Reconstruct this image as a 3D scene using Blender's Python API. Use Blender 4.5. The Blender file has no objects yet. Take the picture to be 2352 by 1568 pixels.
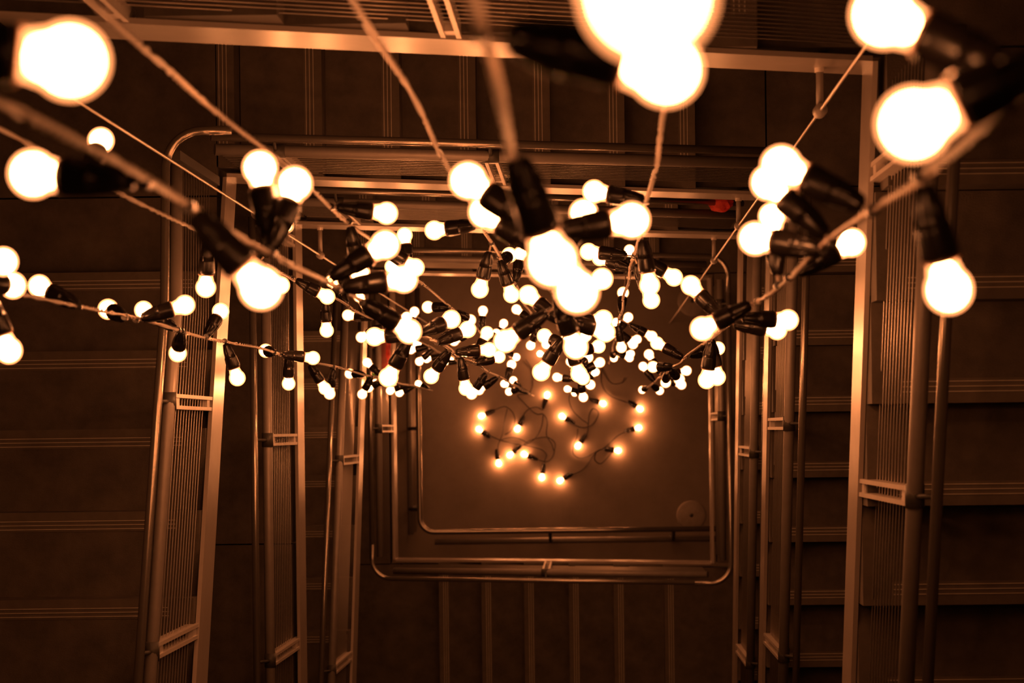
import bpy, bmesh, math, random
from mathutils import Vector, Matrix

random.seed(7)
SC = bpy.context.scene
COL = SC.collection

# ------------------------------------------------------------------ camera
EYE = 21.0                       # height of the lens above the ground floor
cam = bpy.data.cameras.new('camera')
cam_o = bpy.data.objects.new('camera', cam)
COL.objects.link(cam_o)
cam_o.location = (0, 0, EYE)
cam_o.rotation_euler = (0, 0, -0.012)          # looking straight down the well
cam.sensor_width = 36.0
cam.lens = 91.84
cam.shift_x = -0.0804
cam.shift_y = 0.0855
cam.clip_start = 0.02
cam.clip_end = 100
cam.dof.use_dof = True
cam.dof.focus_distance = 9.5
cam.dof.aperture_fstop = 6.5
cam.dof.aperture_blades = 0
SC.camera = cam_o

# ------------------------------------------------------------------ world, exposure
w = bpy.data.worlds.new('world')
SC.world = w
w.use_nodes = True
w.node_tree.nodes['Background'].inputs[0].default_value = (0.9, 0.6, 0.4, 1)
w.node_tree.nodes['Background'].inputs[1].default_value = 0.0
vs = SC.view_settings
vs.view_transform = 'Standard'
vs.look = 'None'
vs.gamma = 1
vs.use_curve_mapping = False
vs.exposure = 0.0
BULB_POWER = 94.0          # glowing core inside each frosted bulb
GLASS_GLOW = 8.5           # faint glow of the frosted envelope
SC.cycles.max_bounces = 6
SC.cycles.diffuse_bounces = 3
SC.cycles.glossy_bounces = 3
SC.cycles.transparent_max_bounces = 12

# ------------------------------------------------------------------ materials
def mat(name, col, rough=0.5, metal=0.0, noise=0.0, scale=8.0, bump=0.0, bscale=200.0, spec=0.5, col2=None):
    m = bpy.data.materials.new(name)
    m.use_nodes = True
    nt = m.node_tree
    b = nt.nodes['Principled BSDF']
    b.inputs['Roughness'].default_value = rough
    b.inputs['Metallic'].default_value = metal
    b.inputs['Specular IOR Level'].default_value = spec
    b.inputs['Base Color'].default_value = (*col, 1)
    tc = nt.nodes.new('ShaderNodeTexCoord')
    if noise > 0 or col2:
        n = nt.nodes.new('ShaderNodeTexNoise')
        n.inputs['Scale'].default_value = scale
        n.inputs['Detail'].default_value = 6
        n.inputs['Roughness'].default_value = 0.65
        nt.links.new(tc.outputs['Object'], n.inputs['Vector'])
        r = nt.nodes.new('ShaderNodeValToRGB')
        r.color_ramp.elements[0].position = 0.3
        r.color_ramp.elements[1].position = 0.7
        a = col2 or tuple(c * (1 - noise) for c in col)
        bb = tuple(min(1, c * (1 + noise)) for c in col)
        r.color_ramp.elements[0].color = (*a, 1)
        r.color_ramp.elements[1].color = (*bb, 1)
        nt.links.new(n.outputs['Fac'], r.inputs['Fac'])
        nt.links.new(r.outputs['Color'], b.inputs['Base Color'])
    if bump > 0:
        n2 = nt.nodes.new('ShaderNodeTexNoise')
        n2.inputs['Scale'].default_value = bscale
        n2.inputs['Detail'].default_value = 4
        nt.links.new(tc.outputs['Object'], n2.inputs['Vector'])
        bp = nt.nodes.new('ShaderNodeBump')
        bp.inputs['Strength'].default_value = bump
        bp.inputs['Distance'].default_value = 0.01
        nt.links.new(n2.outputs['Fac'], bp.inputs['Height'])
        nt.links.new(bp.outputs['Normal'], b.inputs['Normal'])
    return m

M = {
    'tread': mat('tread_stone', (0.088, 0.071, 0.057), 0.75, noise=0.35, scale=7, bump=0.15),
    'strip': mat('nosing_strip', (0.115, 0.094, 0.076), 0.6, noise=0.15, scale=20),
    'stripe': mat('nosing_inlay', (0.55, 0.50, 0.42), 0.4, metal=0.3, noise=0.1, scale=30),
    'paint': mat('grey_paint', (0.36, 0.315, 0.285), 0.27, noise=0.06, scale=6),
    'tube': mat('satin_steel', (0.30, 0.27, 0.25), 0.45, metal=0.3, noise=0.08, scale=14),
    'hand': mat('handrail_steel', (0.42, 0.38, 0.34), 0.24, metal=0.8, noise=0.06, scale=12),
    'wire': mat('wire_steel', (0.60, 0.55, 0.50), 0.35, metal=0.7, noise=0.05, scale=40),
    'post': mat('post_steel', (0.62, 0.56, 0.52), 0.4, metal=0.25, noise=0.06, scale=18),
    'clamp': mat('clamp_black', (0.05, 0.045, 0.04), 0.5, noise=0.2, scale=30),
    'floor': mat('floor_screed', (0.25, 0.203, 0.167), 0.55, noise=0.16, scale=3.0, bump=0.1, bscale=90),
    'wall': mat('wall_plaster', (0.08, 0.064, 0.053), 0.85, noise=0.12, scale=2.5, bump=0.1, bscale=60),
    'holder': mat('holder_rubber', (0.014, 0.011, 0.010), 0.27, noise=0.3, scale=40, spec=0.6),
    'gasket': mat('gasket_brown', (0.30, 0.17, 0.10), 0.45, noise=0.15, scale=60),
    'cord': mat('cord_cover', (0.52, 0.43, 0.37), 0.45, noise=0.2, scale=60),
    'cordbacklit': mat('cord_backlit_dark', (0.035, 0.028, 0.024), 0.45, noise=0.2, scale=60),  # same cord on the floor; its backlit darkness is put into the colour
    'red': mat('red_cloth', (0.55, 0.035, 0.02), 0.7, noise=0.3, scale=25),
    'green': mat('green_plastic', (0.10, 0.55, 0.06), 0.4, noise=0.15, scale=30),
    'pink': mat('pink_plastic', (0.75, 0.30, 0.24), 0.5, noise=0.15, scale=20),
    'disc': mat('cover_metal', (0.33, 0.28, 0.24), 0.5, metal=0.1, noise=0.15, scale=20),
}
def glow(name, strength, clear):
    m = bpy.data.materials.new(name)
    m.use_nodes = True
    n = m.node_tree
    n.nodes.clear()
    o = n.nodes.new('ShaderNodeOutputMaterial')
    e = n.nodes.new('ShaderNodeEmission')
    e.inputs['Color'].default_value = (1.0, 0.318, 0.102, 1)
    e.inputs['Strength'].default_value = strength
    if clear > 0:
        t = n.nodes.new('ShaderNodeBsdfTransparent')
        t.inputs['Color'].default_value = (1.0, 0.97, 0.93, 1)
        x = n.nodes.new('ShaderNodeMixShader')
        x.inputs['Fac'].default_value = clear
        n.links.new(e.outputs[0], x.inputs[1])
        n.links.new(t.outputs[0], x.inputs[2])
        n.links.new(x.outputs[0], o.inputs['Surface'])
    else:
        n.links.new(e.outputs[0], o.inputs['Surface'])
    return m
M['bulb'] = glow('frosted_bulb_glass', GLASS_GLOW, 0.75)
M['bulb'].cycles.emission_sampling = 'NONE'
M['core'] = glow('glowing_core', BULB_POWER, 0.0)
M['core'].cycles.emission_sampling = 'FRONT'

# ------------------------------------------------------------------ mesh helpers
def link(name, me, parent=None):
    o = bpy.data.objects.new(name, me)
    COL.objects.link(o)
    if parent is not None:
        o.parent = parent
    return o

def tag(o, label, cat=None, group=None, kind=None):
    o['label'] = label
    if cat: o['category'] = cat
    if group: o['group'] = group
    if kind: o['kind'] = kind
    return o

def thing(name, label, cat, loc=(0, 0, 0), group=None, kind=None):
    o = bpy.data.objects.new(name, None)
    COL.objects.link(o)
    o.location = loc
    o.empty_display_size = 0.1
    return tag(o, label, cat, group, kind)

class MB:
    """collects vertices and faces for one mesh"""
    def __init__(self):
        self.v, self.f, self.m, self.s = [], [], [], []
    def hexa(self, c, mi=0):
        """8 corners: bottom ring 0-3, top ring 4-7"""
        n = len(self.v)
        self.v += [tuple(p) for p in c]
        for q in ((3, 2, 1, 0), (4, 5, 6, 7), (0, 1, 5, 4), (1, 2, 6, 5), (2, 3, 7, 6), (3, 0, 4, 7)):
            self.f.append(tuple(n + i for i in q)); self.m.append(mi); self.s.append(False)
    def box(self, x0, x1, y0, y1, z0, z1, mi=0):
        self.hexa([(x0, y0, z0), (x1, y0, z0), (x1, y1, z0), (x0, y1, z0),
                   (x0, y0, z1), (x1, y0, z1), (x1, y1, z1), (x0, y1, z1)], mi)
    def tube(self, pts, r, n=10, mi=0, flat=1.0, up=None):
        pts = [Vector(p) for p in pts]
        base = len(self.v)
        k = len(pts)
        prev = None
        for i, p in enumerate(pts):
            t = (pts[min(i + 1, k - 1)] - pts[max(i - 1, 0)]).normalized()
            if prev is None:
                a = Vector(up) if up else (Vector((0, 0, 1)) if abs(t.z) < 0.9 else Vector((1, 0, 0)))
            else:
                a = prev
            a = (a - t * a.dot(t)).normalized()
            prev = a
            b = t.cross(a)
            rr = r[i] if isinstance(r, (list, tuple)) else r
            for j in range(n):
                ang = 2 * math.pi * j / n
                q = p + a * (math.cos(ang) * rr * flat) + b * (math.sin(ang) * rr)
                self.v.append(tuple(q))
        for i in range(k - 1):
            for j in range(n):
                j2 = (j + 1) % n
                self.f.append((base + i * n + j, base + i * n + j2, base + (i + 1) * n + j2, base + (i + 1) * n + j))
                self.m.append(mi); self.s.append(True)
        self.f.append(tuple(base + j for j in reversed(range(n)))); self.m.append(mi); self.s.append(False)
        self.f.append(tuple(base + (k - 1) * n + j for j in range(n))); self.m.append(mi); self.s.append(False)
    def lathe(self, prof, n=20, mi=0):
        base = len(self.v)
        for (r, z) in prof:
            for j in range(n):
                a = 2 * math.pi * j / n
                self.v.append((r * math.cos(a), r * math.sin(a), z))
        for i in range(len(prof) - 1):
            for j in range(n):
                j2 = (j + 1) % n
                self.f.append((base + i * n + j, base + i * n + j2, base + (i + 1) * n + j2, base + (i + 1) * n + j))
                self.m.append(mi); self.s.append(True)
    def mesh(self, name, mats):
        me = bpy.data.meshes.new(name)
        me.from_pydata(self.v, [], self.f)
        for m in (mats if isinstance(mats, (list, tuple)) else [mats]):
            me.materials.append(M[m])
        me.polygons.foreach_set('material_index', self.m)
        me.polygons.foreach_set('use_smooth', self.s)
        bm = bmesh.new(); bm.from_mesh(me)
        bmesh.ops.recalc_face_normals(bm, faces=bm.faces)
        bm.to_mesh(me); bm.free()
        me.update()
        return me
    def obj(self, name, mats, parent=None):
        return link(name, self.mesh(name, mats), parent)

def smooth_path(pts, sub=6):
    """Catmull-Rom through the points"""
    P = [Vector(p) for p in pts]
    out = []
    for i in range(len(P) - 1):
        p0, p1, p2, p3 = P[max(i - 1, 0)], P[i], P[i + 1], P[min(i + 2, len(P) - 1)]
        for k in range(sub):
            t = k / sub
            out.append(0.5 * ((2 * p1) + (p2 - p0) * t + (2 * p0 - 5 * p1 + 4 * p2 - p3) * t * t + (3 * p1 - p0 - 3 * p2 + p3) * t ** 3))
    out.append(P[-1])
    return out

# ------------------------------------------------------------------ the well
XL, XR, YT = -1.365, 0.745, 0.96       # inner faces of the well, seen from above
YB = -0.87                             # lowest storey closes the well here
YU = -1.95                             # upper storeys close it here
W = 1.45                               # stair width

def P(side, s, off, z):
    if side == 'L': return (XL - off, s, z)
    if side == 'R': return (XR + off, s, z)
    if side == 'T': return (s, YT + off, z)
    if side == 'B': return (s, YB - off, z)
    return (s, YU - off, z)            # 'U'

def slab_pts(side, s0, s1, o0, o1, z0a, z1a, z0b=None, z1b=None):
    z0b = z0a if z0b is None else z0b
    z1b = z1a if z1b is None else z1b
    return [P(side, s0, o0, z0a), P(side, s1, o0, z0b), P(side, s1, o1, z0b), P(side, s0, o1, z0a),
            P(side, s0, o0, z1a), P(side, s1, o0, z1b), P(side, s1, o1, z1b), P(side, s0, o1, z1a)]

# room shell
OX0, OX1, OY0, OY1 = XL - W - 0.05, XR + W + 0.05, YU - W - 0.05, YT + W + 0.05
ZC = EYE + 2.6
def shell(name, x0, x1, y0, y1, z0, z1, m, label):
    b = MB(); b.box(x0, x1, y0, y1, z0, z1)
    o = b.obj(name, m); tag(o, label, kind='structure'); return o
shell('floor', OX0 - .2, OX1 + .2, OY0 - .2, OY1 + .2, -0.2, 0.0, 'floor', 'brown screed ground floor at the bottom of the stairwell')
shell('ceiling', OX0 - .2, OX1 + .2, OY0 - .2, OY1 + .2, ZC, ZC + .2, 'wall', 'plain ceiling above the stairwell')
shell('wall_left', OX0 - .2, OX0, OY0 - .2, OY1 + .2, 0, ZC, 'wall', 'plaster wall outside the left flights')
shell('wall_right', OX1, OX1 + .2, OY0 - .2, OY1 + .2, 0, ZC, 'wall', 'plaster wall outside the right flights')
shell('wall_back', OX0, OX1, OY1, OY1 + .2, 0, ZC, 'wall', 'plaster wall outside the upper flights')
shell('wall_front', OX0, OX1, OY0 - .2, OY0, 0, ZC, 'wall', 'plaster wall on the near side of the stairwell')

# ------------------------------------------------------------------ stairs
RISE_T = 0.20
def tread_mesh(side, going, down):
    """tread lying along +s from 0 to going in local side axes; nosing edge towards `down` (+1 or -1)"""
    key = (side in 'LR', side, round(going, 3), down)
    if key in tread_mesh.cache: return tread_mesh.cache[key]
    def rel(s, o, z):
        a = P(side, s, o, z); b0 = P(side, 0, 0, 0)
        return (a[0] - b0[0], a[1] - b0[1], a[2] - b0[2])
    b = MB()
    s0, s1 = (-0.02, going) if down < 0 else (0, going + 0.02)
    c = [rel(s0, 0.016, -RISE_T), rel(s1, 0.016, -RISE_T), rel(s1, W, -RISE_T), rel(s0, W, -RISE_T),
         rel(s0, 0.016, 0), rel(s1, 0.016, 0), rel(s1, W, 0), rel(s0, W, 0)]
    b.hexa(c)
    tm = b.mesh('tread', 'tread')
    n = MB()
    e = s0 if down < 0 else s1
    def bar(a0, a1, o0, o1, z0, z1, mi):
        x, y = e - down * a0, e - down * a1
        n.hexa([rel(x, o0, z0), rel(y, o0, z0), rel(y, o1, z0), rel(x, o1, z0),
                rel(x, o0, z1), rel(y, o0, z1), rel(y, o1, z1), rel(x, o1, z1)], mi)
    bar(0.0, 0.068, 0.10, W - 0.06, -0.002, 0.002, 0)
    for a in (0.030, 0.044, 0.058):
        bar(a, a + 0.0028, 0.10, W - 0.06, 0.002, 0.0045, 1)
    nm = n.mesh('nosing_strip', ['strip', 'stripe'])
    tread_mesh.cache[key] = (tm, nm)
    return tm, nm
tread_mesh.cache = {}

def flight(side, edges, d_hi, rise, corner_a, corner_b, label):
    """edges: riser positions from the top step to the bottom one; d_hi: depth of the landing above"""
    down = 1 if edges[-1] > edges[0] else -1
    t = thing('stair_flight', label, 'stairs', P(side, edges[-1], 0.7, EYE - d_hi - rise * len(edges)))
    inv = Vector(t.location)
    for i in range(len(edges) - 1):
        a, b = edges[i], edges[i + 1]
        g = abs(b - a)
        tm, nm = tread_mesh(side, round(g, 3), down)
        o = link('tread', tm, t)
        o.location = Vector(P(side, min(a, b), 0, EYE - d_hi - rise * (i + 1))) - inv
        link('nosing_strip', nm, o)
    n0 = (corner_a, d_hi); n1 = (corner_b, d_hi + rise * len(edges))
    sa, da, sb, db = n0[0], n0[1], n1[0], n1[1]
    b = MB()
    za, zb = EYE - da - inv.z, EYE - db - inv.z
    hx = [Vector(p) - Vector((inv.x, inv.y, 0)) for p in slab_pts(side, sa, sb, 0.0, 0.014, za - 0.30, za - 0.03, zb - 0.30, zb - 0.03)]
    b.hexa(hx)
    b.obj('stringer', 'paint', t)
    return t

def landing(rects, d, label, strips=(), fascia=()):
    """rects: floor slabs (x0, x1, y0, y1); strips=(axis, edge, o0, o1, dir) nosings on the landing edge"""
    z = EYE - d
    x0, x1 = min(r[0] for r in rects), max(r[1] for r in rects)
    y0, y1 = min(r[2] for r in rects), max(r[3] for r in rects)
    t = thing('stair_landing', label, 'landing', ((x0 + x1) / 2, (y0 + y1) / 2, z - .2))
    L = t.location
    g = 0.0035
    for r in rects:
        b = MB()
        b.box(r[0] + g - L.x, r[1] - g - L.x, r[2] + g - L.y, r[3] - g - L.y, 0, 0.2)
        b.obj('floor_slab', 'tread', t)
    for ax, e, o0, o1, dr in strips:
        b = MB()
        def bar(a0, a1, z0, z1, mi):
            lo, hi = sorted((e - dr * a0, e - dr * a1))
            if ax == 'x': b.box(lo - L.x, hi - L.x, o0 - L.y, o1 - L.y, .2 + z0, .2 + z1, mi)
            else: b.box(o0 - L.x, o1 - L.x, lo - L.y, hi - L.y, .2 + z0, .2 + z1, mi)
        bar(0.004, 0.068, -0.002, 0.002, 0)
        for a in (0.030, 0.044, 0.058): bar(a, a + 0.0028, 0.002, 0.0045, 1)
        b.obj('nosing_strip', ['strip', 'stripe'], t)
    for (side, sa, sb) in fascia:
        b = MB()
        b.hexa([Vector(p) - Vector((L.x, L.y, 0)) for p in slab_pts(side, sa, sb, 0.0, 0.014, -0.10, 0.17)])
        b.obj('fascia', 'paint', t)
    return t

# depths of the landings below the lens
RS = 0.15
T_EDGES = [-1.326, -1.038, -0.755, -0.468, -0.181, 0.116, 0.405]
R_EDGES = [0.634, 0.361, 0.083, -0.199, -0.483, -0.768, -1.057, -1.345]
A_EDGES = [-1.165, -0.875, -0.582, -0.288, 0.0, 0.283, 0.577]
XLo, XRo, YTo, YUo = XL - W, XR + W, YT + W, YU - W
gp = 0.03

def top_left(d, label, y0, joint=None):
    """corner landing between a left flight and the far flight"""
    ys = [y0, joint, YTo] if joint else [y0, YTo]
    rects = [(XLo, XL - gp, ys[i], ys[i + 1]) for i in range(len(ys) - 1)]
    rects.append((XL - gp, -1.326, YT + gp, YTo))
    return landing(rects, d, label, strips=[('x', -1.326, YT + .1, YTo - .06, 1)])

def top_right(d, label, y0, x0=0.405, joint=None):
    """corner landing between a far flight and a right flight"""
    xs = [x0, joint, XRo] if joint else [x0, XRo]
    rects = [(xs[i], xs[i + 1], YT + gp, YTo) for i in range(len(xs) - 1)]
    rects.append((XR + gp, XRo, y0, YT + gp))
    return landing(rects, d, label, strips=[('y', y0, XR + .1, XRo - .05, -1)])

flight('T', [-1.04, -0.75, -0.46, -0.17, 0.12, 0.41], 5.95, RS, XL, XR, 'highest dark flight behind the wire railing at the top edge of the photo')
top_right(6.85, 'highest corner landing between the top and right flights', 0.626, 0.41)
R1 = [0.626, 0.356, 0.08, -0.205, -0.493, -0.78, -1.07]
flight('R', R1, 6.85, RS, YT, -1.30, 'nearest and widest flight down the right edge of the photo')
landing([(XR + gp, XRo, YUo, -1.095)], 7.90, 'landing at the foot of the nearest right flight')
flight('L', A_EDGES, 8.63, 0.16, -1.30, YT, 'nearest and widest flight down the left edge of the photo')
landing([(XLo, XL - gp, YUo, -1.167)], 8.63, 'landing at the head of the nearest left flight')
top_left(9.75, 'corner landing between the nearest left flight and the broad top flight', 0.60, 0.886)
flight('T', T_EDGES, 9.75, RS, XL, XR, 'broad flight across the top with seven striped nosings in view')
top_right(10.80, 'corner landing with a joint at the foot of the broad top flight', 0.634, joint=0.725)
flight('R', R_EDGES, 10.80, RS, YT, -1.60, 'second right flight, seen between the widest and third right railings')
landing([(XR + gp, XRo, YUo, -1.37)], 12.0, 'landing at the foot of the second right flight')
landing([(XLo, XL - gp, YUo, -0.51), (XLo, XL - gp, -0.51, YTo), (XL - gp, -1.326, YT + gp, YTo)], 12.0,
        'plain level landing with one joint, left of the second left railing', fascia=[('L', YU, YT)], strips=[('x', -1.326, YT + .1, YTo - .06, 1)])
flight('T', T_EDGES, 12.0, RS, XL, XR, 'third top flight, a narrow dark band under the broad top flight')
top_right(13.05, 'corner landing at the foot of the third top flight', 0.634)
flight('R', R_EDGES, 13.05, RS, YT, -1.60, 'third right flight, mostly hidden behind the second right railing')
landing([(XR + gp, XRo, YUo, -1.37)], 14.25, 'landing at the foot of the third right flight')
C_EDGES = [-1.41, -1.128, -0.841, -0.553, -0.271, 0.01, 0.297, 0.582]
flight('L', C_EDGES, 14.40, 0.16, -1.60, YT, 'small steep flight with bright nosings left of the third left railing')
landing([(XLo, XL - gp, YUo, -1.412)], 14.40, 'landing at the head of the third left flight')
top_left(15.68, 'corner landing at the foot of the third left flight', .605)
flight('T', T_EDGES, 15.68, RS, XL, XR, 'fourth top flight, a thin band above the ground floor')
landing([(0.405, XRo, YT + gp, YTo), (XR + gp, XRo, YB, YT + gp)], 16.73, 'level landing along the right of the ground floor opening', fascia=[('R', YB, YT)])
B_EDGES = [0.435, 0.133, -0.16, -0.458, -0.747, -1.04]
landing([(0.435, XRo, YUo, YB - gp)], 16.85, 'corner landing at the lower right of the ground floor opening', strips=[('x', 0.435, YB - W, YB - .1, -1)])
flight('B', B_EDGES, 16.85, RS, XR, XL, 'dark flight across the bottom of the photo')
landing([(XLo, -1.06, YUo, YB - gp), (XLo, XL - gp, YB - gp, YT + gp)], 17.75, 'level landing left of the ground floor opening', fascia=[('L', YB, YT)])

# ------------------------------------------------------------------ railings
def post_meshes(side, ht, ot, hh, oh):
    """pair of flat bars with two spacers; local origin at the foot"""
    key = (side, ht, ot, hh, oh)
    if key in post_meshes.cache: return post_meshes.cache[key]
    def rel(s, o, z):
        a = P(side, s, o, z); b0 = P(side, 0, 0, 0)
        return (a[0] - b0[0], a[1] - b0[1], a[2] - b0[2])
    def hexa(b, s0, s1, o0, o1, oh0, z0, z1):
        b.hexa([rel(s0, o0, z0), rel(s1, o0, z0), rel(s1, o1, z0), rel(s0, o1, z0),
                rel(s0, o0 + oh0, z1), rel(s1, o0 + oh0, z1), rel(s1, o1 + oh0, z1), rel(s0, o1 + oh0, z1)])
    b = MB()
    lean = ot - 0.022
    for s in (-0.025, 0.013):
        hexa(b, s, s + 0.012, 0.002, 0.042, lean, -0.12, ht + 0.01)
    for z in (-0.02, ht - 0.13):
        k = lean * (z + .12) / (ht + .13)
        hexa(b, -0.0135, 0.0135, 0.008 + k, 0.036 + k, 0, z, z + 0.07)
    pm = b.mesh('post', 'post')
    c = MB()
    c.tube([rel(-0.030, ot, ht), rel(0.030, ot, ht)], 0.0245, 14)
    c.tube([rel(0, ot, ht + 0.010), rel(0, ot + 0.3 * (oh - ot), ht + 0.05), rel(0, oh, hh - 0.006)], 0.007, 8)
    cm = c.mesh('clamp', 'clamp')
    post_meshes.cache[key] = (pm, cm)
    return pm, cm
post_meshes.cache = {}

def railing(side, sa, da, sb, db, posts, label, bend=False, wires=12, corner_post=False, ht=0.85, ot=0.03, hh=0.945, oh=0.075, kink=None):
    """sa,da..sb,db: ends of the floor pitch line; ht, ot / hh, oh: height and outward offset of tube / handrail"""
    za, zb = EYE - da, EYE - db
    t = thing('railing', label, 'railing', P(side, (sa + sb) / 2, 0.03, min(za, zb) - 0.1))
    L = Vector(t.location)
    sg = 1 if sb > sa else -1
    ks = [(sa, za)] + ([(kink[0], EYE - kink[1])] if kink else []) + [(sb, zb)]
    def zz(s):
        for (s0, z0), (s1, z1) in zip(ks, ks[1:]):
            if (s - s1) * sg <= 0 or s1 == sb: return z0 + (z1 - z0) * (s - s0) / (s1 - s0)
    def pt(s, o, h): return Vector(P(side, s, o, zz(s) + h)) - L
    e0, e1 = sa + sg * 0.06, sb - sg * 0.06
    mid = [kink[0]] if kink else []
    b = MB(); b.tube([pt(q, ot, ht) for q in [e0, *mid, e1]], 0.021, 14); b.obj('rail_tube', 'tube', t)
    R = 0.12
    path = [pt(q, oh, hh) for q in [e0, *mid, sb - sg * (R - oh)]]
    if bend:                                             # quarter bend around the corner of the well
        ca = Vector(P(side, sb - sg * (R - oh), oh, zb + hh)) - L
        tdir = Vector(P(side, sg, 0, 0)) - Vector(P(side, 0, 0, 0))
        odir = Vector(P(side, 0, 1, 0)) - Vector(P(side, 0, 0, 0))
        for k in range(1, 9):
            a = math.pi / 2 * k / 8
            path.append(ca + tdir * (R * math.sin(a)) - odir * (R * (1 - math.cos(a))))
        path.append(path[-1] - odir * 0.10)
    b = MB(); b.tube(path, 0.0150, 12, flat=0.8, up=(0, 0, 1)); b.obj('handrail', 'hand', t)
    wo = ot - 0.002
    for k in range(wires):
        h = 0.075 + (ht - 0.15) * k / (wires - 1)
        b = MB(); b.tube([pt(q, wo, h) for q in [e0, *mid, e1]], 0.0020, 5); b.obj('wire', 'wire', t)
    pm, cm = post_meshes(side, ht, ot, hh, oh)
    for s in posts:
        o = link('post', pm, t); o.location = pt(s, 0, 0)
        link('clamp', cm, o)
    if corner_post:
        b = MB()
        q = pt(sb - sg * 0.03, ot, 0)
        b.box(q.x - .016, q.x + .016, q.y - .016, q.y + .016, q.z - .1, q.z + ht + .02)
        b.obj('corner_post', 'clamp', t)
    return t

railing('T', XL, 5.95, XR, 6.85, [-1.10, -0.34, 0.10], 'highest wire railing, along the top edge of the photo')
railing('R', YT, 6.85, -1.30, 7.90, [0.68, -0.175, -1.03], 'nearest and largest wire railing on the right side', ht=.92, ot=.045, hh=1.0, oh=.09)
railing('L', -1.30, 8.63, YT, 9.54, [-0.676, 0.107], 'nearest and largest wire railing on the left, leaning with its flight', bend=True, corner_post=True, ht=.80, ot=.022, hh=.88, oh=.045, kink=(.42, 9.48))
railing('T', XL, 9.86, XR, 10.60, [-1.1, -0.36], 'wire railing under the broad top flight with seven nosings', ht=.82, ot=.025, hh=.91, oh=.06)
railing('R', YT, 10.80, -1.60, 12.0, [0.013, -0.947], 'second wire railing from the right edge')
railing('L', -1.75, 12.0, YT, 12.0, [-0.97, -0.03, 0.88], 'second wire railing from the left edge, upright and level')
railing('T', XL, 12.0, XR, 13.05, [-1.1, -0.36], 'third wire railing down on the far side')
railing('R', YT, 13.05, -1.60, 14.25, [-0.12, -1.19], 'third wire railing from the right edge')
railing('L', -1.60, 14.40, YT, 15.68, [-1.25, -0.156, 0.85], 'third wire railing from the left edge, leaning beside bright nosings')
railing('T', XL, 15.68, XR, 16.73, [-1.1, -0.36], 'lowest wire railing on the far side with a rounded handrail corner', bend=True)
railing('R', YT, 16.73, YB, 16.80, [0.75, 0.07], 'lowest wire railing on the right, ending in a rounded corner', bend=True)
railing('B', XR, 16.85, XL, 17.75, [-0.315], 'lowest wire railing along the bottom of the opening', bend=True)
railing('L', YT, 17.75, YB, 17.75, [0.65, 0.02], 'lowest wire railing on the left of the ground floor opening', wires=9)

# ground floor guard rail: a rounded tube on the left and near side of the floor
g = thing('guard_rail', 'rounded ground floor handrail framing the left and bottom of the lit floor', 'railing', (-1.347, -0.775, 0))
def gl(x, y, z): return (x + 1.347, y + 0.775, z)
GX, GY, GR = -1.347, -0.775, 0.11
path = [gl(GX, 1.1, .95), gl(GX, 0.2, .95), gl(GX, GY + GR, .95)]
for k in range(1, 9):
    a = math.pi / 2 * k / 8
    path.append(gl(GX + GR * (1 - math.cos(a)), GY + GR - GR * math.sin(a), .95))
path += [gl(0, GY, .95), gl(1.2, GY, .95)]
b = MB(); b.tube(path, .021, 12); b.obj('handrail', 'hand', g)
b = MB(); b.tube([gl(-1.43, 1.1, .80), gl(-1.43, -.80, .80)], .022, 12); b.obj('rail_tube', 'tube', g)
b = MB(); b.tube([gl(-1.25, -.862, .72), gl(1.2, -.862, .72)], .022, 12); b.obj('rail_tube', 'tube', g)
for (x, y, tx, ty) in ((-1.43, .02, GX, .02), (-1.43, -.6, GX, -.6), (-.35, -.862, -.35, GY), (.6, -.862, .6, GY), (-1.43, .8, GX, .8)):
    b = MB()
    hz = .80 if x < -1.4 else .72
    b.tube([gl(x, y, 0), gl(x, y, hz + .02), gl((x + tx) / 2, (y + ty) / 2, .90), gl(tx, ty, .94)], .014, 8)
    b.obj('post', 'clamp', g)
for k in range(5):
    z = .15 + .13 * k
    b = MB(); b.tube([gl(-1.43, 1.1, z), gl(-1.43, -.80, z)], .003, 5); b.obj('wire', 'wire', g)
    b = MB(); b.tube([gl(-1.25, -.862, z), gl(1.2, -.862, z)], .003, 5); b.obj('wire', 'wire', g)

# ------------------------------------------------------------------ tensioned steel cables with collars
def steel_cable(x, y, brackets, label):
    t = thing('steel_cable', label, 'cable', (x, y, 0))
    b = MB(); b.tube([(0, 0, 0), (0, 0, ZC / 2), (0, 0, ZC)], 0.0045, 8); b.obj('cable', 'wire', t)
    for d in brackets:
        z = EYE - d
        c = MB(); c.lathe([(0, -.035), (.016, -.035), (.018, -.03), (.018, .03), (.016, .035), (0, .035)], 16)
        o = c.obj('collar', 'tube', t); o.location = (0, 0, z)
        a = MB(); a.tube([(0, 0.015, z), (0, YT - y + .02, z)], 0.010, 10); a.obj('bracket_arm', 'tube', t)
        a = MB(); a.tube([(0, YT - y - .012, z), (0, YT - y + .03, z)], 0.015, 6); a.obj('bracket_nut', 'post', t)
steel_cable(0.615, 0.845, (7.0, 10.95, 13.2), 'smooth steel cable with collars running through the upper right corner')
steel_cable(-1.275, 0.83, (9.95, 12.25), 'smooth steel cable running through the upper left corner')

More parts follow.
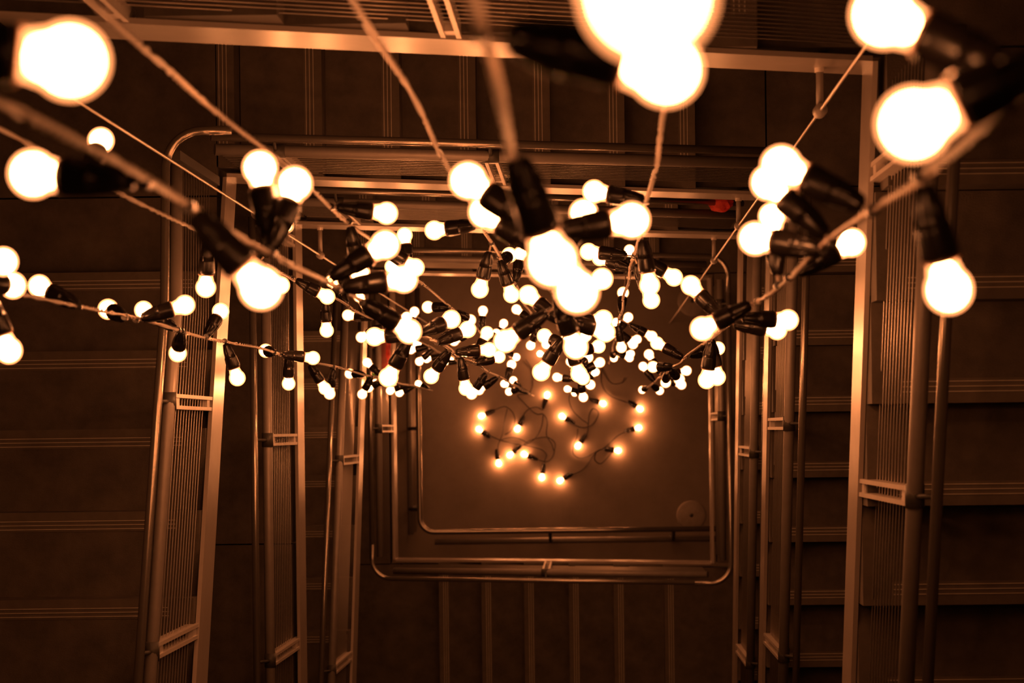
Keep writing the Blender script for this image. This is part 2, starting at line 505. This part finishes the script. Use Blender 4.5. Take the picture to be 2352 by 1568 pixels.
# ------------------------------------------------------------------ strings of bulbs
b = MB()
prof = []
Rb = 0.027
for k in range(0, 16):
    a = math.pi * k / 20.7
    prof.append((Rb * math.sin(a) if k else 0.0002, -Rb * math.cos(a)))
prof += [(0.0196, 0.0225), (0.0180, 0.0285), (0.0174, 0.036)]
b.lathe(prof, 28)
BULB = b.mesh('bulb', 'bulb')
b = MB()
Rc = Rb * 0.82
cp = [(max(Rc * math.sin(math.pi * k / 11), 0.0002), -Rc * math.cos(math.pi * k / 11)) for k in range(9)]
b.lathe(cp + [(0.0148, 0.0185), (0.0132, 0.0240), (0.0100, 0.0285), (0.0002, 0.0300)], 16)
CORE = b.mesh('glowing_core', 'core')
b = MB()
b.lathe([(0.0002, 0.036), (0.0190, 0.036), (0.0212, 0.037), (0.0222, 0.041), (0.0222, 0.048), (0.0205, 0.070), (0.0200, 0.0735),
         (0.0182, 0.0745), (0.0172, 0.086), (0.0150, 0.100), (0.0118, 0.112), (0.0085, 0.119), (0.0002, 0.121)], 18)
for ang in (0, math.pi / 2, math.pi, 3 * math.pi / 2):       # four ribs on the tapered neck
    ca, sa_ = math.cos(ang), math.sin(ang)
    b.tube([(ca * .0185, sa_ * .0185, .074), (ca * .0172, sa_ * .0172, .09), (ca * .0105, sa_ * .0105, .116)], .0026, 5)
HOLD = b.mesh('lamp_holder', 'holder')
b = MB()
b.lathe([(0.0174, 0.0335), (0.0205, 0.0335), (0.0214, 0.0350), (0.0214, 0.0368), (0.0200, 0.0375)], 18)
GASK = b.mesh('gasket', 'gasket')

def place_lamp(string, bulb_c, axis, spin=0.0):
    """axis: from the globe towards the holder tip"""
    q = Vector((0, 0, 1)).rotation_difference(Vector(axis).normalized())
    mtx = Matrix.Translation(Vector(bulb_c) - string.location) @ q.to_matrix().to_4x4() @ Matrix.Rotation(spin, 4, 'Z')
    h = link('lamp_holder', HOLD, string)
    h.matrix_local = mtx
    link('bulb', BULB, h)
    link('glowing_core', CORE, h)
    link('gasket', GASK, h)

CORDS = [
    ((-0.613, 0.531), [
        (-0.485, 0.516, 14.822, 0.03), (-0.591, 0.404, 14.371, 0.03), (-0.507, 0.468, 13.524, 0.03), (-0.627, 0.656, 12.258, 0.03), (-0.724, 0.595, 11.563, 0.03),
        (-0.712, 0.535, 9.719, 0.071), (-0.555, 0.499, 9.189, 0.103), (-0.737, 0.475, 7.166, 0.03), (-0.602, 0.656, 6.696, 0.03), (-0.573, 0.574, 5.537, 0.107),
        (-0.552, 0.66, 4.859, 0.03), (-0.742, 0.512, 4.676, 0.03), (-0.521, 0.492, 3.352, 0.07), (-0.486, 0.574, -0.575, 0.03), (-0.587, 0.623, -1, 0.075),
        (-0.614, 0.499, -1, 0.118), (-0.585, 0.469, -1, 0.102),
    ]),
    ((-0.487, 0.274), [
        (-0.361, 0.26, 19.186, 0.03), (-0.614, 0.288, 18.127, 0.03), (-0.404, 0.177, 17.817, 0.03), (-0.507, 0.406, 17, 0.03), (-0.454, 0.381, 17, 0.049),
        (-0.378, 0.341, 16.229, 0.03), (-0.362, 0.292, 15.99, 0.03), (-0.392, 0.213, 15.434, 0.046), (-0.561, 0.148, 13.861, 0.03), (-0.617, 0.268, 13.629, 0.03),
        (-0.403, 0.317, 13.568, 0.077), (-0.393, 0.317, 12.81, 0.065), (-0.555, 0.187, 12.078, 0.05), (-0.365, 0.282, 11.855, 0.03), (-0.468, 0.154, 11.448, 0.03),
        (-0.427, 0.393, 10.477, 0.03), (-0.39, 0.303, 10.207, 0.069), (-0.566, 0.17, 8.911, 0.03), (-0.59, 0.208, 7.582, 0.03), (-0.457, 0.365, 6.438, 0.076),
        (-0.543, 0.336, 3.352, 0.089), (-0.573, 0.26, 3.352, 0.085), (-0.616, 0.319, 3.021, 0.03), (-0.601, 0.324, 0.966, 0.03),
    ]),
    ((-1.012, 0.521), [
        (-1.002, 0.602, 15.657, 0.09), (-1.022, 0.386, 14.098, 0.03), (-0.924, 0.437, 13.256, 0.03), (-0.937, 0.634, 13.015, 0.03), (-0.897, 0.458, 12.172, 0.03),
        (-1.009, 0.385, 11.107, 0.03), (-1.083, 0.628, 10.151, 0.03), (-1.134, 0.54, 8.911, 0.03), (-1.081, 0.626, 8.911, 0.03), (-0.906, 0.555, 8.291, 0.051),
        (-1.13, 0.461, 8.27, 0.03), (-0.977, 0.655, 6.696, 0.03), (-1.127, 0.503, 4.859, 0.037), (-1.108, 0.443, 4.385, 0.03), (-1.133, 0.559, 4.235, 0.03),
        (-1.148, 0.496, 3.021, 0.03), (-0.984, 0.653, 3.021, 0.03), (-1.132, 0.519, 1.2, 0.03), (-1.109, 0.556, 0.65, 0.064), (-1.02, 0.594, 0.453, 0.097),
        (-0.904, 0.477, -1, 0.035), (-0.985, 0.394, -4.171, 0.03), (-0.95, 0.399, -5.4, 0.03),
    ]),
    ((-1.200, 0.301), [
        (-1.07, 0.317, 16.253, 0.03), (-1.161, 0.17, 15.811, 0.03), (-1.155, 0.3, 15.795, 0.113), (-1.301, 0.352, 14.856, 0.047), (-1.262, 0.327, 14.199, 0.102),
        (-1.076, 0.34, 14.108, 0.03), (-1.304, 0.361, 13.417, 0.03), (-1.228, 0.239, 13.282, 0.101), (-1.167, 0.383, 12.81, 0.085), (-1.165, 0.181, 12.46, 0.03),
        (-1.246, 0.313, 11.066, 0.112), (-1.077, 0.286, 10.963, 0.03), (-1.208, 0.194, 10.658, 0.057), (-1.131, 0.184, 10.015, 0.03), (-1.223, 0.178, 8.911, 0.03),
        (-1.285, 0.307, 7.238, 0.087), (-1.259, 0.204, 6.802, 0.046), (-1.3, 0.398, 6, 0.03), (-1.299, 0.254, 5.923, 0.055), (-1.309, 0.29, 5.343, 0.054),
        (-1.322, 0.265, 4.048, 0.03), (-1.308, 0.259, 3.435, 0.037), (-1.292, 0.349, 1.75, 0.065),
    ]),
    ((-0.304, 0.565), [
        (-0.434, 0.552, 13.809, 0.03), (-0.342, 0.427, 13.08, 0.03), (-0.264, 0.439, 12.51, 0.03), (-0.283, 0.598, 12.078, 0.116), (-0.28, 0.694, 10.771, 0.03),
        (-0.247, 0.45, 7.238, 0.03), (-0.41, 0.647, 6.991, 0.03), (-0.349, 0.47, 6.438, 0.062), (-0.414, 0.617, 4.676, 0.03), (-0.288, 0.489, 3.352, 0.094),
        (-0.428, 0.608, 0.1, 0.03), (-0.264, 0.59, -1, 0.113),
    ]),
    ((-0.079, 0.285), [
        (0.024, 0.178, 19.93, 0.03), (0.055, 0.261, 19.1, 0.03), (-0.042, 0.177, 18.25, 0.044), (-0.019, 0.169, 17.793, 0.03), (-0.176, 0.357, 17.269, 0.03),
        (0.059, 0.307, 17.153, 0.03), (-0.175, 0.357, 16.725, 0.03), (-0.015, 0.398, 16.181, 0.03), (-0.038, 0.178, 15.355, 0.044), (-0.203, 0.205, 14.984, 0.03),
        (0.023, 0.362, 14.695, 0.03), (0.031, 0.252, 14.199, 0.042), (-0.176, 0.369, 13.861, 0.03), (0.029, 0.306, 13.706, 0.053), (-0.155, 0.17, 13.282, 0.03),
        (-0.046, 0.173, 12.81, 0.035), (-0.172, 0.33, 11.797, 0.063), (-0.041, 0.194, 11.066, 0.072), (0.02, 0.314, 11.066, 0.065), (-0.032, 0.4, 9.841, 0.03),
        (-0.123, 0.404, 9.221, 0.03), (-0.027, 0.341, 8.601, 0.095), (0.033, 0.342, 7.582, 0.03), (-0.018, 0.234, 7.238, 0.093), (-0.059, 0.178, 6.438, 0.055),
        (-0.134, 0.391, 5.923, 0.03), (-0.215, 0.305, 5.755, 0.03), (0.013, 0.376, 3.794, 0.03), (-0.207, 0.315, 0.65, 0.03), (-0.151, 0.286, 0.453, 0.098),
    ]),
    ((0.125, 0.519), [
        (0.006, 0.544, 15.015, 0.03), (0.147, 0.369, 14.263, 0.03), (0.244, 0.451, 13.175, 0.03), (-0.011, 0.536, 13.101, 0.03), (0.177, 0.388, 13.089, 0.03),
        (0.025, 0.559, 12.46, 0.058), (0.137, 0.613, 9.221, 0.077), (0.177, 0.845, 8.629, 0.03), (0.278, 0.436, 8.614, 0.03), (0.14, 0.405, 7.954, 0.04),
        (0.093, 0.499, 7.238, 0.116), (0.209, 0.445, 7.238, 0.047), (0.195, 0.615, 6.579, 0.03), (0.259, 0.527, 5.558, 0.03), (0.136, 0.629, 5.558, 0.052),
        (0.244, 0.477, 3.352, 0.03), (0.138, 0.478, 3.352, 0.114), (0.26, 0.52, 2.85, 0.03), (0.09, 0.446, -1, 0.091), (0.109, 0.49, -1, 0.117),
        (0.216, 0.544, -1, 0.078), (0.218, 0.47, -1, 0.061),
    ]),
    ((0.359, 0.274), [
        (0.235, 0.219, 19.099, 0.03), (0.241, 0.336, 18.859, 0.03), (0.393, 0.149, 18.117, 0.03), (0.245, 0.336, 17.634, 0.03), (0.266, 0.367, 17.072, 0.03),
        (0.258, 0.298, 16.871, 0.063), (0.478, 0.338, 16.185, 0.03), (0.351, 0.41, 15.913, 0.03), (0.239, 0.217, 15.274, 0.03), (0.49, 0.268, 14.435, 0.03),
        (0.488, 0.257, 14.071, 0.03), (0.263, 0.382, 13.998, 0.03), (0.342, 0.144, 13.089, 0.03), (0.379, 0.155, 12.974, 0.03), (0.474, 0.301, 11.066, 0.032),
        (0.252, 0.337, 10.658, 0.03), (0.269, 0.278, 9.189, 0.082), (0.406, 0.231, 8.601, 0.104), (0.359, 0.228, 7.954, 0.113), (0.295, 0.395, 7.083, 0.03),
        (0.495, 0.305, 7.083, 0.03), (0.48, 0.237, 6.696, 0.03), (0.293, 0.368, 5.537, 0.041), (0.415, 0.237, 4.519, 0.102), (0.327, 0.261, 3.352, 0.117),
    ]),
]
FLOOR_BULBS = [
    (-0.906, 0.115, 0.40),
    (-0.927, 0.011, -0.62),
    (-0.618, 0.007, 1.07),
    (-0.374, 0.281, -1.89),
    (-0.259, 0.107, -0.55),
    (0.075, 0.203, 2.81),
    (0.371, 0.156, 2.56),
    (0.358, 0.007, -2.92),
    (-0.134, -0.135, 0.95),
    (0.191, -0.175, 3.02),
    (-0.770, -0.268, 1.72),
    (-0.681, -0.201, 0.67),
    (-0.568, -0.194, -0.39),
    (-0.426, -0.385, 1.41),
    (-0.282, -0.411, 0.52),
]
FLOOR_CURVES = [
    [(-0.841, 0.142), (-0.777, 0.173), (-0.712, 0.189), (-0.656, 0.140), (-0.641, 0.067), (-0.674, -0.004), (-0.723, -0.036)],
    [(-0.696, 0.172), (-0.721, 0.076), (-0.743, -0.036), (-0.776, -0.116), (-0.781, -0.188)],
    [(-0.875, -0.026), (-0.819, -0.051), (-0.755, -0.080), (-0.651, -0.109), (-0.555, -0.126), (-0.435, -0.156), (-0.392, -0.200), (-0.408, -0.248), (-0.413, -0.305)],
    [(-0.747, -0.076), (-0.683, -0.060), (-0.611, -0.069), (-0.531, -0.110)],
    [(-0.636, -0.165), (-0.571, -0.118), (-0.507, -0.079), (-0.386, -0.060), (-0.322, -0.105), (-0.327, -0.169), (-0.348, -0.225), (-0.404, -0.257), (-0.508, -0.219)],
    [(-0.585, 0.067), (-0.560, 0.131), (-0.520, 0.170), (-0.463, 0.182), (-0.415, 0.161), (-0.395, 0.217)],
    [(-0.493, 0.395), (-0.493, 0.347), (-0.526, 0.291), (-0.615, 0.280), (-0.567, 0.219), (-0.512, 0.162), (-0.464, 0.126), (-0.416, 0.125), (-0.384, 0.064), (-0.394, -0.040), (-0.354, -0.113), (-0.339, -0.169)],
    [(-0.408, 0.121), (-0.425, 0.025), (-0.482, -0.071), (-0.571, -0.126)],
    [(0.003, 0.228), (-0.109, 0.286), (-0.189, 0.279), (-0.202, 0.231), (-0.175, 0.150), (-0.103, 0.077), (-0.056, 0.036), (-0.073, -0.060), (-0.097, -0.084)],
    [(-0.200, 0.070), (-0.152, 0.033), (-0.088, 0.013), (-0.023, 0.036), (0.025, 0.100), (0.026, 0.140), (-0.014, 0.164), (-0.047, 0.117), (-0.056, 0.036)],
    [(-0.132, 0.005), (-0.141, -0.059), (-0.170, -0.131), (-0.175, -0.195), (-0.123, -0.232), (-0.051, -0.213), (0.038, -0.165), (0.119, -0.166)],
    [(-0.213, -0.371), (-0.108, -0.332), (-0.051, -0.269), (0.006, -0.189), (0.087, -0.142), (0.184, -0.055), (0.289, -0.008)],
    [(0.142, -0.183), (0.102, -0.230), (0.045, -0.278), (-0.003, -0.245), (0.006, -0.189)],
    [(0.316, 0.192), (0.212, 0.230), (0.140, 0.259), (0.084, 0.308), (0.053, 0.388), (0.062, 0.485)],
    [(0.062, 0.485), (0.117, 0.388), (0.157, 0.359), (0.221, 0.370), (0.246, 0.410)],
    [(-0.485, 0.395), (-0.500, 0.491), (-0.547, 0.564)],
]


LABELS = [
    'bulb string running in from the top left corner of the photo to the crowded middle',
    'thick blurred bulb string crossing the left half from beside the big blurred bulb',
    'bulb string just below the thick blurred one at the left edge',
    'lowest bulb string on the left, nearly level along the left railing',
    'bulb string dropping from the top edge left of the middle',
    'closest bulb string in the middle with the largest blurred bulbs',
    'bulb string dropping straight down right of the middle below two blurred bulbs',
    'bulb string on the right side leading in from the upper right corner',
]
for ci, ((cx, cy), bulbs) in enumerate(CORDS):
    zlow = min(bb[2] for bb in bulbs) - 0.1
    if ci in (1, 4, 5, 6): zlow = 0.012
    t = thing('light_string', LABELS[ci], 'string lights', (cx, cy, zlow), 'hanging strings of lit bulbs')
    rnd = random.Random(ci * 13 + 5)
    # twisted pair, slowly wavering
    b = MB()
    ph = rnd.random() * 6
    top = ZC
    n = int((top - zlow) / 0.016)
    for strand in (0, 1):
        pts = []
        for i in range(n + 1):
            z = zlow + (top - zlow) * i / n
            a = z / 0.075 * 2 * math.pi * (0.8 + 0.2 * math.sin(z * 1.7 + ph)) * 0.5 + strand * math.pi
            wob = 0.004
            x = wob * math.sin(z * 3.1 + ph) + 0.0031 * math.cos(a)
            y = wob * math.cos(z * 2.3 + ph * 2) + 0.0031 * math.sin(a)
            pts.append((x, y, z - zlow))
        b.tube(pts, 0.0029, 5)
    # short leads where a holder hangs away from the cord
    lamps = []
    for (bx, by, bz, up) in bulbs:
        c = Vector((bx, by, bz))
        a = Vector((cx, cy, bz + up))
        ax = (a - c)
        tip = c + ax.normalized() * 0.118
        if (a - tip).length > 0.012:
            b.tube([tip - Vector((cx, cy, zlow)), (tip + a) / 2 - Vector((cx, cy, zlow)) + Vector((0, 0, .006)), a - Vector((cx, cy, zlow))], 0.0032, 6)
        az = a.z - zlow
        b.tube([(0, 0, az - .011), (0, 0, az + .011)], 0.0085, 8, mi=1)
        lamps.append((c, ax))
    b.obj('cord', ['cord', 'holder'], t)
    for c, ax in lamps:
        place_lamp(t, c, ax, rnd.random() * 3)

# ends of the strings lying on the floor
for part, label in ((0, 'bulb string with cord coloured dark as if backlit, lying in loops on the left half of the floor'),
                    (1, 'bulb string with cord coloured dark as if backlit, lying in loops on the right half of the floor')):
    t = thing('light_string', label, 'string lights', (-0.45 if part == 0 else 0.0, -0.15, 0), 'string ends on the floor')
    b = MB()
    for i, c in enumerate(FLOOR_CURVES):
        mx = sum(q[0] for q in c) / len(c)
        side = 0 if (i <= 7 or i == 15) else 1
        if side != part: continue
        pts = [(x - t.location.x, y - t.location.y, 0.010 + 0.012 * (0.5 + 0.5 * math.sin(j * 1.9 + i))) for j, (x, y) in enumerate(c)]
        b.tube(smooth_path([(p[0] + .001 * j, p[1], p[2]) for j, p in enumerate(pts)], 6), 0.0045, 6)
    b.obj('cord', 'cordbacklit', t)
    for i, (x, y, a) in enumerate(FLOOR_BULBS):
        side = 1 if i in (4, 5, 6, 7, 8, 9, 14) else 0
        if side != part: continue
        place_lamp(t, (x, y, 0.0275), (math.cos(a), math.sin(a), -0.03), i * 0.7)

# ------------------------------------------------------------------ small things
def floor_cover(x, y, label):
    t = thing('floor_cover', label, 'floor cover', (x, y, 0), 'round covers in the floor')
    c = MB(); c.lathe([(0.0002, .010), (.105, .010), (.117, .007), (.120, 0)], 40); c.obj('plate', 'disc', t)
    c = MB(); c.lathe([(0.0002, .016), (.012, .016), (.016, .010), (.016, .009)], 16); c.obj('knob', 'clamp', t)
floor_cover(0.772, -0.702, 'pale round cover in the floor near the lower right corner')
floor_cover(0.80, 1.02, 'pale round cover in the floor near the upper right corner')

def crumpled(name, loc, rx, ry, rz, m, label, cat, seed):
    bm = bmesh.new()
    bmesh.ops.create_icosphere(bm, subdivisions=3, radius=1)
    r = random.Random(seed)
    ks = [(Vector((r.uniform(-1, 1), r.uniform(-1, 1), r.uniform(-1, 1))) * 4, r.uniform(0, 6)) for _ in range(7)]
    for v in bm.verts:
        d = 1 + 0.13 * sum(abs(math.sin(v.co.dot(k) + p)) - .6 for k, p in ks) / 1.6
        v.co = Vector((v.co.x * rx * d, v.co.y * ry * d, max(v.co.z * rz * d, -rz * .8)))
    me = bpy.data.meshes.new(name); bm.to_mesh(me); bm.free()
    me.materials.append(M[m])
    o = link(name, me); o.location = (loc[0], loc[1], loc[2] + rz * .8)
    return tag(o, label, cat)
crumpled('red_cloth', (0.595, 1.035, EYE - 12.065), .055, .042, .035, 'red', 'crumpled red cloth tied on a far handrail under the broad top flight', 'cloth', 3)
crumpled('plastic_bag', (-1.42, 0.55, EYE - 17.745), .05, .12, .10, 'red', 'red plastic bag on the low left landing behind the bulbs', 'bag', 5)
crumpled('plastic_bag', (-1.50, 0.62, EYE - 17.745), .06, .06, .05, 'pink', 'pale pink plastic bag on the low left landing behind the bulbs', 'bag', 8)
crumpled('plastic_toy', (-1.52, 0.38, EYE - 17.745), .035, .025, .03, 'green', 'small bright green plastic object among the lower left bulbs', 'plastic object', 9)
